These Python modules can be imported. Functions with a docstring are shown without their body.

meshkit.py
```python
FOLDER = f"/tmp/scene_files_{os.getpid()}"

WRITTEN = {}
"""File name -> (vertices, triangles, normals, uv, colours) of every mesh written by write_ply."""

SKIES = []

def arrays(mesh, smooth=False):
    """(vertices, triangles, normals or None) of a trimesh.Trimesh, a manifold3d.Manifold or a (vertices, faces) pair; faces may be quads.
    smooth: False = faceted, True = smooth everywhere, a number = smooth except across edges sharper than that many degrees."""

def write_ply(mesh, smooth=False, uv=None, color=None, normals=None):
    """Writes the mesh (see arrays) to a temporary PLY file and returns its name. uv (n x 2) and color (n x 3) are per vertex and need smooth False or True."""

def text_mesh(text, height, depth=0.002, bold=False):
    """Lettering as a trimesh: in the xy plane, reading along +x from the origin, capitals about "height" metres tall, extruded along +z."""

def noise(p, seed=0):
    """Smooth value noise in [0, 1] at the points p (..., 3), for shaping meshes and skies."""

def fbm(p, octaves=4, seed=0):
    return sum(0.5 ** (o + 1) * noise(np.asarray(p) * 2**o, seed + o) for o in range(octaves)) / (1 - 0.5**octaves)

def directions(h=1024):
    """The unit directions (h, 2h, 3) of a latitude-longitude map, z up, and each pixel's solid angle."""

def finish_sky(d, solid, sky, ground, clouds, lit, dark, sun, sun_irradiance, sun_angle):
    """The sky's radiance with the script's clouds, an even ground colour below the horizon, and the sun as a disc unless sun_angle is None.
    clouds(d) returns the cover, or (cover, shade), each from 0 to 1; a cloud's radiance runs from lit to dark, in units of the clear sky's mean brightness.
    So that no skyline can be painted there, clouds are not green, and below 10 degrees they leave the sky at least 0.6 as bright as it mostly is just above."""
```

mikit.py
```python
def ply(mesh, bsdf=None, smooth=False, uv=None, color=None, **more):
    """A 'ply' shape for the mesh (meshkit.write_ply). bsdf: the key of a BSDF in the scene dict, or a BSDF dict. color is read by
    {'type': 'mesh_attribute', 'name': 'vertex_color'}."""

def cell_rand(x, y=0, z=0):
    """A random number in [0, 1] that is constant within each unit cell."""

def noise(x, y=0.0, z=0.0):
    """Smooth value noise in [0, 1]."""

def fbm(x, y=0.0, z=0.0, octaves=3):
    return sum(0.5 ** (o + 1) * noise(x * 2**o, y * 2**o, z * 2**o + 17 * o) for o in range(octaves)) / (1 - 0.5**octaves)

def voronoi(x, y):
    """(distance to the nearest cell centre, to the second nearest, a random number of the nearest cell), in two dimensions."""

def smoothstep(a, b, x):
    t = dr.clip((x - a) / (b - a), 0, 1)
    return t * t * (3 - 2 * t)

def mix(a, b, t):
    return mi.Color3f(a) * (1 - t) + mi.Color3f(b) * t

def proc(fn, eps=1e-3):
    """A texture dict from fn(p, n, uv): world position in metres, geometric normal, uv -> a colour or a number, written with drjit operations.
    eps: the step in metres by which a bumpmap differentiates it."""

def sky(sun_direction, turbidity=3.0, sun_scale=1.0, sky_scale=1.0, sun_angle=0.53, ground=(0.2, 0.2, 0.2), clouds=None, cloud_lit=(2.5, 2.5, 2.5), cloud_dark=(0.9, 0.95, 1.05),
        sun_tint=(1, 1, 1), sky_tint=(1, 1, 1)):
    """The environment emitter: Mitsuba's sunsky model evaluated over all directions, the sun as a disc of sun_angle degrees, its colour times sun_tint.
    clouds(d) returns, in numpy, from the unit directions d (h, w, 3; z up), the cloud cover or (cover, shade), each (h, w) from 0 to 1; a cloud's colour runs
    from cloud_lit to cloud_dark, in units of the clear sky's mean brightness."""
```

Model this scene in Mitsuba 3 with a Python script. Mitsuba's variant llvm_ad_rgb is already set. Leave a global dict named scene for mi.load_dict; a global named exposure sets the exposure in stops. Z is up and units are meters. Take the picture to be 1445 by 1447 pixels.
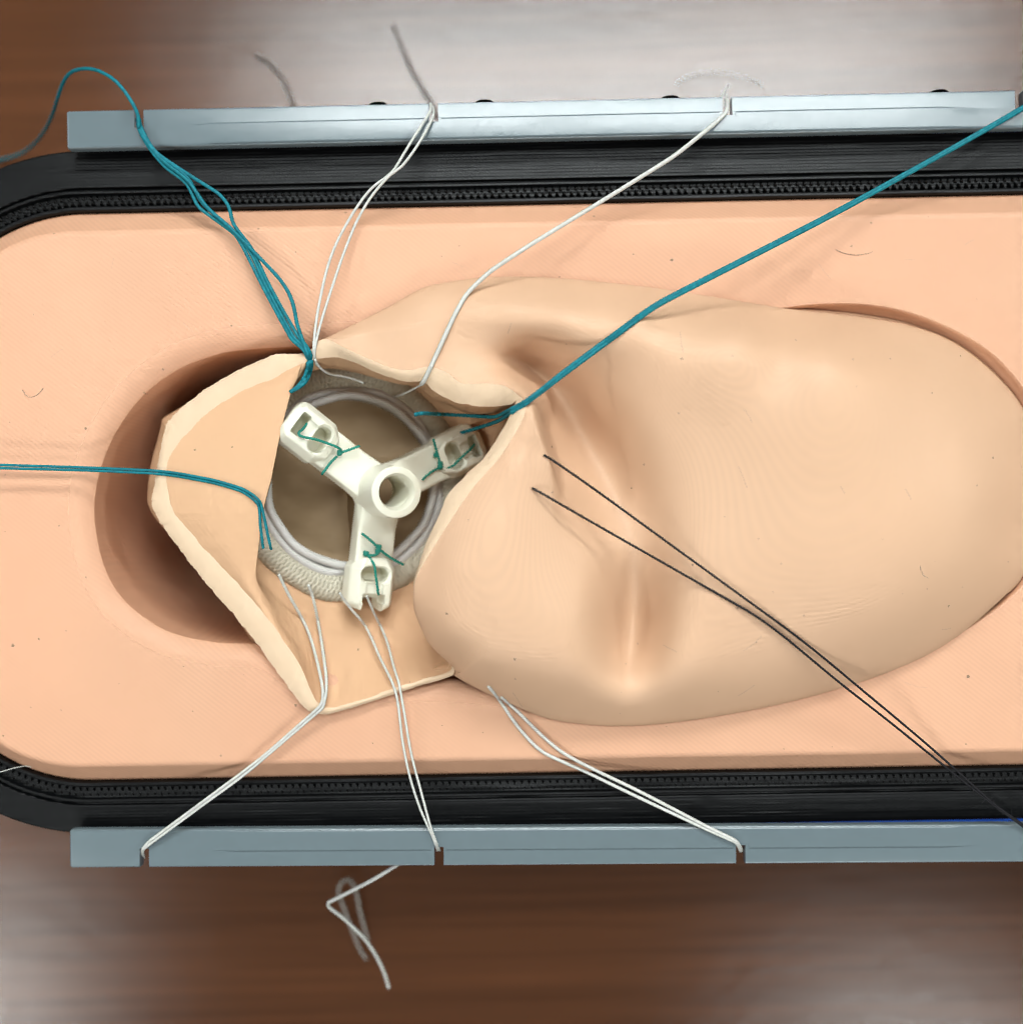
import math, numpy as np, trimesh, mitsuba as mi, drjit as dr
import mikit, meshkit
from mikit import noise, fbm, voronoi, smoothstep, mix, cell_rand
from manifold3d import Manifold, CrossSection
from scipy.interpolate import Akima1DInterpolator, PchipInterpolator, RBFInterpolator, LinearNDInterpolator
from scipy.spatial import Delaunay, cKDTree
import shapely.geometry as sg, shapely

# ------------------------------------------------------------------ camera, light, exposure
scene, labels = {}, {}
exposure = -0.3
MM = 0.001
DIST = 159.0                                   # camera height above the pad's top face, mm
ROLL, TILT = math.radians(1.05), math.radians(0.4)
FWD = np.array([-math.sin(TILT), 0, -math.cos(TILT)])
RGT = np.array([math.cos(ROLL) * math.cos(TILT), -math.sin(ROLL), -math.cos(ROLL) * math.sin(TILT)])
RGT -= FWD * (RGT @ FWD); RGT /= np.linalg.norm(RGT)
UPV = np.cross(RGT, FWD)
CAM = -FWD * DIST
TAN = 0.5
T = mi.ScalarTransform4f
scene['camera'] = {'type': 'thinlens', 'fov': math.degrees(2 * math.atan(TAN)), 'aperture_radius': 2.2 * MM,
                   'focus_distance': (DIST - 4) * MM, 'near_clip': 0.01, 'far_clip': 20.0,
                   'to_world': T().look_at(origin=(CAM * MM).tolist(), target=[0, 0, 0], up=UPV.tolist())}
scene['room_light'] = {'type': 'constant', 'radiance': {'type': 'rgb', 'value': [0.25, 0.23, 0.21]}}
PANELS = [  # centre x, y (m), half sizes, radiance: ceiling light panels
    ('near the top of the picture', 0.25, 0.88, 0.76, 0.24, 17.0),
    ('towards the lower left', -1.45, -1.22, 0.30, 0.34, 14.0),
    ('towards the lower right', 0.88, -1.40, 0.24, 0.22, 14.0),
    ('in the row beyond the top one', 0.35, 2.45, 0.95, 0.34, 40.0),
    ('in the row beyond the lower ones', 0.1, -2.7, 0.95, 0.30, 24.0),
    ('far to the left', -2.9, 0.7, 0.32, 0.7, 24.0),
    ('far to the right', 3.0, 0.5, 0.32, 0.7, 24.0)]
CEIL = 2.0
for i, (where, cx, cy, hx, hy, L) in enumerate(PANELS):
    k = 'ceiling_light' + (f'_{i:03d}' if i else '')
    scene[k] = {'type': 'rectangle', 'to_world': T().translate([cx, cy, CEIL]).rotate([1, 0, 0], 180).scale([hx, hy, 1]),
                'emitter': {'type': 'area', 'radiance': {'type': 'rgb', 'value': [L * .94, L, L]}}}
    labels[k] = {'label': 'white rectangular ceiling light panel overhead ' + where, 'category': 'ceiling light'}

def at(px, py, z=0.0):
    """photograph pixels -> point in mm on the plane of height z (mm)"""
    px, py, z = np.broadcast_arrays(np.asarray(px, float), np.asarray(py, float), np.asarray(z, float))
    x = (px - 722.5) / 722.5 * TAN; y = -(py - 723.5) / 722.5 * TAN
    d = FWD + x[..., None] * RGT + y[..., None] * UPV
    t = (z - CAM[2]) / d[..., 2]
    return CAM + d * t[..., None]
def P3(rows): r = np.asarray(rows, float); return at(r[:, 0], r[:, 1], r[:, 2])

# ------------------------------------------------------------------ helpers
def put(key, mesh, bsdf, smooth=False, label=None, cat=None, group=None, kind=None):
    if hasattr(mesh, 'to_mesh'):
        m = mesh.to_mesh(); mesh = (m.vert_properties[:, :3], m.tri_verts)
    if isinstance(mesh, trimesh.Trimesh): mesh = (mesh.vertices, mesh.faces)
    scene[key] = mikit.ply(trimesh.Trimesh(np.asarray(mesh[0]) * MM, np.asarray(mesh[1]), process=False), bsdf, smooth=smooth)
    tag(key, label, cat, group, kind)
    return key
def tag(key, label=None, cat=None, group=None, kind=None):
    d = {k: v for k, v in dict(label=label, category=cat, group=group, kind=kind).items() if v}
    if d: labels[key] = d
def grid(V, close_u=False, close_v=False, flip=False):
    """faces of a (nu, nv, 3) grid of points"""
    nu, nv = V.shape[:2]
    i, j = np.meshgrid(np.arange(nu if close_u else nu - 1), np.arange(nv if close_v else nv - 1), indexing='ij')
    i, j = i.ravel(), j.ravel(); a = i * nv + j; b = ((i + 1) % nu) * nv + j
    c = ((i + 1) % nu) * nv + (j + 1) % nv; d = i * nv + (j + 1) % nv
    f = np.vstack([np.stack([a, b, c], 1), np.stack([a, c, d], 1)])
    return V.reshape(-1, 3), f[:, ::-1] if flip else f
def join(*ms):
    vs, fs, n = [], [], 0
    for v, f in ms: vs.append(v); fs.append(np.asarray(f) + n); n += len(v)
    return np.vstack(vs), np.vstack(fs)
def curve(pts, step=None, n=None, closed=False, kind=Akima1DInterpolator):
    p = np.asarray(pts, float)
    if closed: p = np.vstack([p[-4:], p, p[:5]])
    d = np.r_[0, np.cumsum(np.linalg.norm(np.diff(p, axis=0), axis=1) ** (1.0 if not closed else .8) + 1e-9)]
    s = kind(d, p)
    lo, hi = (d[4], d[-5]) if closed else (0, d[-1])
    fine = s(np.linspace(lo, hi, 2000))
    L = np.r_[0, np.cumsum(np.linalg.norm(np.diff(fine, axis=0), axis=1))]
    m = n or max(4, int(L[-1] / step))
    q = np.linspace(0, L[-1], m, endpoint=not closed)
    return np.stack([np.interp(q, L, fine[:, k]) for k in range(p.shape[1])], 1)
def tube(p, r, sides=10, braid=0.0, pitch=0.9, caps=True):
    p = np.asarray(p, float); t = np.gradient(p, axis=0); t /= np.linalg.norm(t, axis=1, keepdims=True) + 1e-12
    a = np.cross(t[0], [0.3, 0.1, 1.0]); a /= np.linalg.norm(a); A = []
    for k in range(len(p)):
        a = a - t[k] * (a @ t[k]); a /= np.linalg.norm(a); A.append(a)
    A = np.array(A); B = np.cross(t, A); th = np.arange(sides) * 2 * np.pi / sides
    s = np.r_[0, np.cumsum(np.linalg.norm(np.diff(p, axis=0), axis=1))][:, None]
    rr = np.broadcast_to(r, (len(p),))[:, None] * (1 + braid * np.cos(2 * th + 2 * np.pi * s / pitch) * np.cos(2 * th - 2 * np.pi * s / pitch))
    V = p[:, None] + rr[..., None] * (np.cos(th)[None, :, None] * A[:, None] + np.sin(th)[None, :, None] * B[:, None])
    v, f = grid(V, close_v=True)
    if caps:
        n = len(v); v = np.vstack([v, p[:1], p[-1:]]); j = np.arange(sides); e = (len(p) - 1) * sides
        f = np.vstack([f, np.stack([j, (j + 1) % sides, j * 0 + n], 1), np.stack([e + (j + 1) % sides, e + j, j * 0 + n + 1], 1)])
    return v, f[:, ::-1]
def rounded(lo, hi, r, seg=12):
    lo, hi = np.array(lo, float) + r, np.array(hi, float) - r
    s = Manifold.sphere(r, seg)
    return Manifold.batch_hull([s.translate((x, y, z)) for x in (lo[0], hi[0]) for y in (lo[1], hi[1]) for z in (lo[2], hi[2])])
def box(lo, hi): return Manifold.cube(tuple(np.subtract(hi, lo).tolist())).translate(tuple(np.asarray(lo, float).tolist()))
def arr(m):
    m = m.to_mesh(); return np.array(m.vert_properties[:, :3], float), np.array(m.tri_verts)
def placed(m, o, X, Y, Z):
    v, f = arr(m) if hasattr(m, 'to_mesh') else m
    return np.asarray(o) + v @ np.array([X, Y, Z]), f
def roundrect(x0, x1, y0, y1, r, n=720):
    """closed counter-clockwise rounded rectangle, evenly spaced"""
    c = [(x1 - r, y1 - r, 0), (x0 + r, y1 - r, 90), (x0 + r, y0 + r, 180), (x1 - r, y0 + r, 270)]
    pts = np.vstack([np.stack([cx + r * np.cos(a), cy + r * np.sin(a)], 1) for cx, cy, d in c for a in [np.radians(d + np.linspace(0, 90, 60))]])
    pts = np.vstack([pts, pts[:1]]); L = np.r_[0, np.cumsum(np.linalg.norm(np.diff(pts, axis=0), axis=1))]
    q = np.linspace(0, L[-1], n, endpoint=False)
    return np.stack([np.interp(q, L, pts[:, k]) for k in (0, 1)], 1)
def normals2(p):
    t = np.roll(p, -1, 0) - np.roll(p, 1, 0); t /= np.linalg.norm(t, axis=1, keepdims=True)
    return np.stack([t[:, 1], -t[:, 0]], 1)          # outward for counter-clockwise
def lift(p, z): return np.column_stack([p, np.broadcast_to(z, len(p))])

# ------------------------------------------------------------------ materials (lengths inside the functions in metres)
def rgb(*c): return {'type': 'rgb', 'value': list(c)}
def plastic(tex, alpha, ior=1.5, spec=1.0, bump=None, scale=1.0, nonlinear=True, dist='ggx'):
    b = {'type': 'roughplastic', 'diffuse_reflectance': tex, 'alpha': alpha, 'int_ior': ior, 'nonlinear': nonlinear,
         'specular_reflectance': spec, 'distribution': dist}
    if bump: b = {'type': 'bumpmap', 'nested_texture': bump, 'scale': scale, 'bsdf': b}
    return {'type': 'twosided', 'bsdf': b}
def specks(p, cell, keep, size):
    d, _, w = voronoi(p.x / cell, p.y / cell)
    return dr.select((w < keep) & (d < size * (0.5 + w / keep)), mi.Float(1), mi.Float(0))
def scuff(p):
    """short faint scratches and fibres, one in some cells"""
    cell = 0.011
    cx, cy = dr.floor(p.x / cell), dr.floor(p.y / cell)
    a = cell_rand(cx, cy, 5) * 6.283
    x, y = p.x - (cx + 0.3 + 0.4 * cell_rand(cx, cy, 6)) * cell, p.y - (cy + 0.3 + 0.4 * cell_rand(cx, cy, 7)) * cell
    u, v = x * dr.cos(a) + y * dr.sin(a), -x * dr.sin(a) + y * dr.cos(a)
    v = v + 260.0 * u * u * (cell_rand(cx, cy, 8) - 0.5)
    return dr.select((cell_rand(cx, cy, 9) < 0.33) & (dr.abs(u) < 0.0006 + 0.0012 * cell_rand(cx, cy, 11)) & (dr.abs(v) < 0.00006), mi.Float(1), mi.Float(0))
def pad_col(p, n, uv):
    a = fbm(p.x * 60, p.y * 60, p.z * 60)
    c = mix((0.92, 0.58, 0.385), (0.935, 0.615, 0.415), a)
    b = smoothstep(0.35, 0.75, fbm(p.x * 26 + 7, p.y * 26, p.z * 26, octaves=4))
    q = (p.x * 0.62 + p.y * 0.78) / 0.00062
    c = c * (1.0 - 0.055 * b) * (1.0 + 0.022 * dr.sin(2 * np.pi * q) * smoothstep(0.3, 0.65, fbm(p.x * 45 + 3, p.y * 45)))
    s = dr.maximum(specks(p, 0.0085, 0.16, 0.020), specks(p + mi.Vector3f(0.013, 0.007, 0), 0.0041, 0.10, 0.030) * 0.6)
    h = scuff(p)
    c = mix(c, (0.72, 0.50, 0.37), 0.35 * h)
    return mix(c, (0.25, 0.15, 0.10), 0.7 * s)
def pad_bump(p, n, uv):
    m = smoothstep(0.35, 0.7, fbm(p.x * 45 + 3, p.y * 45)) * 0.65 + 0.35
    q = (p.x * 0.62 + p.y * 0.78) / 0.00062
    w = dr.sin(2 * np.pi * q) * 0.5 + 0.5
    return 0.00006 * m * w + 0.00004 * fbm(p.x * 400, p.y * 400, p.z * 400) 
scene['m_pad'] = plastic(mikit.proc(pad_col), 0.34, 1.48, 1.0, mikit.proc(pad_bump, eps=4e-5))
RINGS = [(*at(965, 705)[:2], 20.0), (*at(690, 750)[:2], 13.0), (*at(1060, 460)[:2], 12.0)]      # where the print layers show
def heart_col(p, n, uv):
    a = fbm(p.x * 70, p.y * 70, p.z * 70)
    c = mix((0.89, 0.63, 0.43), (0.91, 0.66, 0.46), a)
    worn = sum(dr.exp(-(dr.square(p.x - q[0] * MM) + dr.square(p.y - q[1] * MM)) / (q[2] * MM) ** 2) for q in RINGS)
    b = smoothstep(0.35, 0.75, fbm(p.x * 30 + 2, p.y * 30, p.z * 30, octaves=4))
    c = c * (1.0 - 0.04 * b) * (1.0 + 0.017 * dr.sin(2 * np.pi * p.z / 0.00024) * smoothstep(0.80, 0.97, dr.abs(n.z)) * worn)
    s = dr.maximum(specks(p, 0.0062, 0.14, 0.020), specks(p + mi.Vector3f(0.017, 0.003, 0), 0.0037, 0.10, 0.030) * 0.6)
    c = mix(c, (0.62, 0.45, 0.33), 0.5 * scuff(p + mi.Vector3f(0.004, 0.002, 0)))
    return mix(c, (0.28, 0.17, 0.11), 0.65 * s)
def heart_bump(p, n, uv):
    w = dr.sin(2 * np.pi * p.z / 0.00024) * 0.5 + 0.5
    return 0.000034 * w * smoothstep(0.75, 0.95, dr.abs(n.z)) + 0.00003 * fbm(p.x * 500, p.y * 500, p.z * 500)
scene['m_heart'] = plastic(mikit.proc(heart_col), 0.32, 1.48, 1.0, mikit.proc(heart_bump, eps=3e-5))
def inner_col(p, n, uv):
    a = fbm(p.x * 70, p.y * 70, p.z * 70)
    return mix(mix((0.89, 0.605, 0.38), (0.91, 0.635, 0.41), a), (0.28, 0.17, 0.11), 0.6 * specks(p, 0.0062, 0.14, 0.022))
scene['m_inner'] = plastic(mikit.proc(inner_col), 0.36, 1.42, 0.5, mikit.proc(heart_bump, eps=3e-5))
def cut_col(p, n, uv): return mix((0.90, 0.715, 0.52), (0.92, 0.755, 0.57), fbm(p.x * 300, p.y * 300, p.z * 300))
def cut_bump(p, n, uv): return 0.00006 * fbm(p.x * 900, p.y * 900, p.z * 900)
scene['m_cut'] = plastic(mikit.proc(cut_col), 0.32, 1.42, 0.6, mikit.proc(cut_bump, eps=4e-5))
def frame_bump(p, n, uv):
    return 0.00002 * dr.sin(2 * np.pi * p.y / 0.00052) + 0.00009 * noise(p.x * 150, p.y * 2600, p.z * 900)
scene['m_frame'] = plastic(rgb(0.006, 0.007, 0.008), 0.2, 1.5, 0.42, mikit.proc(frame_bump, eps=3e-5), dist='beckmann')
scene['m_ridge'] = plastic(rgb(0.004, 0.0045, 0.005), 0.12, 1.5, 0.5, dist='beckmann')
def rail_bump(p, n, uv): return 0.00009 * fbm(p.x * 90, p.y * 200, 0.0, octaves=2)
scene['m_rail'] = plastic(rgb(0.27, 0.335, 0.36), 0.05, 1.65, 1.0, mikit.proc(rail_bump, eps=1e-4), dist='beckmann')
scene['m_blue'] = plastic(rgb(0.02, 0.17, 0.72), 0.25)
scene['m_screw'] = {'type': 'roughconductor', 'material': 'Cr', 'alpha': 0.3}
def holder_col(p, n, uv): return mix((0.86, 0.85, 0.75), (0.89, 0.88, 0.80), fbm(p.x * 200, p.y * 200, p.z * 200))
scene['m_holder'] = plastic(mikit.proc(holder_col), 0.13, 1.5, 1.0)
def knit_col(p, n, uv):
    return mix((0.80, 0.74, 0.59), (0.92, 0.87, 0.73), fbm(p.x * 900, p.y * 900, p.z * 900))
scene['m_knit'] = plastic(mikit.proc(knit_col), 0.5, 1.4, 0.3)
def cloth_col(p, n, uv): return mix((0.80, 0.78, 0.74), (0.89, 0.875, 0.85), fbm(p.x * 500, p.y * 500, p.z * 500))
def cloth_bump(p, n, uv): return 0.00016 * fbm(p.x * 1800, p.y * 1800, p.z * 1800)
scene['m_cloth'] = plastic(mikit.proc(cloth_col), 0.4, 1.45, 0.5, mikit.proc(cloth_bump, eps=5e-5))
def leaf_col(p, n, uv):
    a = fbm(p.x * 180, p.y * 380, p.z * 200, octaves=4)
    return mix((0.53, 0.39, 0.235), (0.61, 0.465, 0.30), smoothstep(0.25, 0.75, a))
def leaf_bump(p, n, uv): return 0.00025 * fbm(p.x * 350, p.y * 500, p.z * 350)
scene['m_leaflet'] = plastic(mikit.proc(leaf_col), 0.3, 1.38, 0.6, mikit.proc(leaf_bump, eps=8e-5))
def thread(c, d, alpha=0.35): 
    def col(p, n, uv): return mix(c, d, noise(p.x * 2600, p.y * 2600, p.z * 2600))
    return plastic(mikit.proc(col), alpha, 1.45, 0.7)
scene['m_teal'] = thread((0.0, 0.23, 0.29), (0.0, 0.37, 0.44))
scene['m_white'] = thread((0.78, 0.79, 0.74), (0.88, 0.88, 0.85))
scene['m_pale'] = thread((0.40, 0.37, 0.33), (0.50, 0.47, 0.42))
scene['m_black'] = thread((0.007, 0.006, 0.010), (0.009, 0.008, 0.012), 0.4)
scene['m_green'] = plastic(rgb(0.0, 0.36, 0.27), 0.3)
scene['m_stray'] = thread((0.30, 0.25, 0.22), (0.38, 0.32, 0.28))
def wood_col(p, n, uv):
    y = p.y + 0.004 * noise(p.x * 9, p.y * 30) 
    a = fbm(p.x * 6 + 5, y * 120, 0.0, octaves=4)
    b = fbm(p.x * 22, y * 620 + 9, 3.0, octaves=3)
    c = noise(p.x * 3.5, y * 38)
    t = smoothstep(0.15, 0.88, 0.5 * a + 0.3 * b + 0.2 * c)
    return mix((0.125, 0.043, 0.014), (0.275, 0.108, 0.041), t)
def wood_bump(p, n, uv): return 0.000015 * fbm(p.x * 90, p.y * 230, 0.0, octaves=3) + 0.00002 * fbm(p.x * 260, p.y * 300, 1.0, octaves=3)
scene['m_wood'] = plastic(mikit.proc(wood_col), 0.06, 1.7, 0.88, mikit.proc(wood_bump, eps=2e-4), dist='beckmann')

# ------------------------------------------------------------------ table
ZT = -46.0
put('table', box((-1500, -1200, ZT - 30), (1500, 1200, ZT)), 'm_wood', label='dark reddish brown wood grain table top with soft light reflections', kind='structure')

# ------------------------------------------------------------------ silicone pad
def yat(px, py): return at(px, py, 0)[1]
PX0, PX1 = at(-100, 700)[0], at(1900, 700, 0)[0]
yt = np.mean([yat(200, 332), yat(1400, 309)]); yb = np.mean([yat(200, 1078), yat(1400, 1054)])
CH = 4.45
PSH = .5                                        # the bevel is a little wider along the top side
outer = lambda o, sh=0.0, n=720: roundrect(PX0 - o, PX1 + o, yb - o + sh, yt + o + sh, 250 * .11 - CH + o, n)
rec = [(127, 715), (135, 780), (155, 830), (190, 868), (240, 897), (300, 910), (370, 914), (430, 945), (520, 962), (640, 962), (800, 975), (950, 985), (1093, 975),
       (1200, 955), (1286, 927), (1354, 893), (1418, 850), (1460, 800), (1492, 720), (1490, 640), (1445, 551), (1393, 496), (1350, 470), (1286, 444), (1200, 431), (1131, 434),
       (1050, 445), (900, 460), (700, 475), (500, 486), (400, 488), (330, 493), (270, 509), (215, 541), (170, 590), (140, 650)]
rl = curve(rec, n=720, closed=True)
recess = at(rl[:, 0], rl[:, 1])[:, :2]
if sg.Polygon(recess).exterior.is_ccw is False: recess = recess[::-1]
rn = normals2(recess)
loops = []
rx = np.clip((recess[:, 0] - at(780, 700)[0]) / 25, 0, 1); FR = (3.4 * (1 - rx) + .35 * rx)[:, None]
for q in np.linspace(0, 1, 10):           # sloping lip: starts flat on the top, ends in an edge
    loops.append(lift(recess + rn * FR * (1 - q), (-1.5 * q ** 2.2) * (1 - .6 * rx)))
loops += [lift(recess - rn * .05, -1.65), lift(recess - rn * (.08 + .6 * rx)[:, None], -2.4), lift(recess - rn * (.12 + 1.8 * rx)[:, None], -4.6)]
for z, o in ((-8, .2), (-16, .5), (-26, 1.4), (-33, 3.0), (-35.5, 5.5), (-36, 9)):
    loops.append(lift(recess - rn * (o + 2.0 * rx)[:, None], z))
pocket = grid(np.array(loops), close_v=True, flip=False)
fl = sg.Polygon(loops[-1][:, :2]).buffer(0)
tv, tf = trimesh.creation.triangulate_polygon(fl, engine='earcut')
floor = (np.column_stack([tv, np.full(len(tv), -36.0)]), tf)
lip = np.array(loops[0][:, :2])
top_poly = sg.Polygon(outer(0), [lip])
tv, tf = trimesh.creation.triangulate_polygon(top_poly, engine='earcut')
top = (np.column_stack([tv, np.zeros(len(tv))]), tf)
ch = []
for o, z in ((0, 0), (.25, -.02), (.5, -.1), (.8, -.26), (1.1, -.5), (CH - .25, -CH + .05), (CH, -CH - .2), (CH + .05, -CH - 1), (CH - .1, -20), (CH - .2, -36.5)):
    ch.append(lift(outer(o, PSH * max(0, min(1, o / CH))), z))
rim = grid(np.array(ch), close_v=True)
put('silicone_pad', join(top, rim, pocket, floor), 'm_pad', smooth=28,
    label='peach silicone pad lying around the tan heart model inside the black frame', cat='silicone pad')

# ------------------------------------------------------------------ black printed frame
def floop(o, z): return lift(outer(CH + o, sh=PSH + 1.6 * max(0, o - 3.9) / 5.7 * .5), z)
prof = [(.12, -9), (.12, -4.0), (.3, -3.75), (.75, -3.75), (.95, -3.95), (1.0, -4.6), (2.8, -4.6), (2.9, -4.0), (3.0, -3.85), (3.35, -3.85), (3.5, -4.05), (3.55, -4.5),
        (3.8, -4.5), (3.85, -4.1), (4.0, -3.95), (9.0, -4.5), (9.4, -4.8), (9.55, -5.4), (9.6, -44.5), (6.5, ZT + 1.0), (.2, ZT + 1.0)]
put('printed_frame__rim', grid(np.array([floop(o, z) for o, z in prof]), close_v=True), 'm_frame', smooth=35)
rng = np.random.default_rng(3)
bead = arr(Manifold.batch_hull([Manifold.sphere(.16, 6).translate(q) for q in ((-.30, -.42, 0), (.30, -.30, 0), (.12, .45, 0), (.05, 0, .62))]))
cl = floop(1.9, 0)[:, :2]
L = np.r_[0, np.cumsum(np.linalg.norm(np.diff(np.vstack([cl, cl[:1]]), axis=0), axis=1))]
nb = int(L[-1] / 1.14); parts = []
for row, (off, zz, sc, ph) in enumerate(((-.38, -4.52, .88, 0.0), (.5, -4.55, .66, .5))):
    for k in range(nb):
        s = (k + ph + rng.uniform(-.08, .08)) % nb * L[-1] / nb
        i = min(np.searchsorted(L, s, side='right') - 1, len(cl) - 1); a, b = cl[i], cl[(i + 1) % len(cl)]
        t = (b - a) / np.linalg.norm(b - a); nn = np.array([t[1], -t[0]])
        o = a + t * (s - L[i]) + nn * off
        q = sc * rng.uniform(.88, 1.1)
        if o[1] < yb + 6: q *= .6
        parts.append(placed((bead[0] * q * [1, 1, 1 if row == 0 else .8], bead[1]), [o[0], o[1], zz], [t[0], t[1], 0], [nn[0], nn[1], 0], [0, 0, 1]))
put('printed_frame__ridge_strip', join(*parts), 'm_ridge', smooth=40, kind='stuff')
tag('printed_frame', 'black 3D printed frame with rounded corners and a ridged strip around the peach pad', 'frame')

# ------------------------------------------------------------------ blue plate below, grey blue rails
bx0 = at(112, 1000, -6)[0]
put('base_plate', rounded((bx0, at(700, 1180, -9)[1], -12.0), (118, at(700, 190, -9)[1], -5.6), .5) - box((bx0 - 6, 0, -9.2), (130, 200, 0)) - box((bx0 - 6, yb - 9.5, -20), (115, yt + 11.2, 0)), 'm_blue', smooth=40,
    label='bright blue plate edge showing between the black frame and the lower rail', cat='base plate')
def rail(key, p_left, p_right, w_px, notches, ridges, outward, label, screws=()):
    """p_left/p_right: pixels of the outer edge at the left end and at the right picture edge"""
    Z1 = -1.2
    A, B = at(*p_left, Z1), at(*p_right, Z1)
    X = (B - A) / np.linalg.norm(B - A); Y = np.cross([0, 0, 1], X) * outward; Z = np.array([0, 0, 1.0])
    W = w_px * .11 * (DIST + 1.2) / DIST - .35; LEN = 250.0; H = 2.1
    u = lambda px, py: (at(px, py, Z1) - A) @ X
    # local: x along, y from 0 (outer edge) inwards to W (so Y points outward -> use -Y), z up from Z1
    m = rounded((0, 0, -H), (LEN, W, 0), .38, 12)
    lastu = 0
    m = rounded((0, 0, -H), (LEN, W, -.3), .38, 12)
    for (p0, p1) in ridges:                      # raised inner half: fades out at both ends
        a, b = u(p0, p_left[1]), u(p1, p_left[1])
        pts = []
        for x, h in ((a, -.32), (a + 4.5, .0), (b - 4.5, .0), (b, -.32)):
            pts += [(x, W * .39, h - .34), (x, W * .45, h + .02), (x, W - .5, h - .02), (x, W - .3, h - .12), (x, W * .39, -1.2), (x, W - .3, -1.2)]
        m = m + Manifold.hull_points(np.array(pts))
    for k, px in enumerate(notches):
        c = u(px, p_left[1])
        m = m - box((c - .74, -1, -9), (c + .74, W * .50, 2))
        if k: m = m - box((c - 1.25, -1, -.22), (c + 1.25, W * .56, 2))
    v, f = arr(m)
    if outward > 0: R = (A, X, -Y, Z)
    else: R = (A, X, -Y, Z)
    vv = A + v[:, :1] * X - v[:, 1:2] * Y + v[:, 2:3] * Z
    if np.linalg.det(np.array([X, -Y, Z])) < 0: f = f[:, ::-1]
    put(key + '__bar', (vv, f), 'm_rail', smooth=30)
    for i, px in enumerate(screws):
        s = Manifold.cylinder(1.0, 1.9, 1.9, 24).rotate((90, 0, 0)) + Manifold.cylinder(.5, 1.9, 1.4, 24).rotate((90, 0, 0)).translate((0, -1, 0))
        c = u(px, p_left[1])
        sv, sf = arr(s); sv = sv * [1, 1, .9]
        o = A + c * X - .75 * Y - 2.6 * Z
        put(key + '__screw' + (f'_{i:03d}' if i else ''), (o + sv[:, :1] * X - sv[:, 1:2] * Y + sv[:, 2:3] * Z, sf), 'm_screw', smooth=40)
    tag(key, label, 'suture rail', 'suture rails along the frame')
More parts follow.
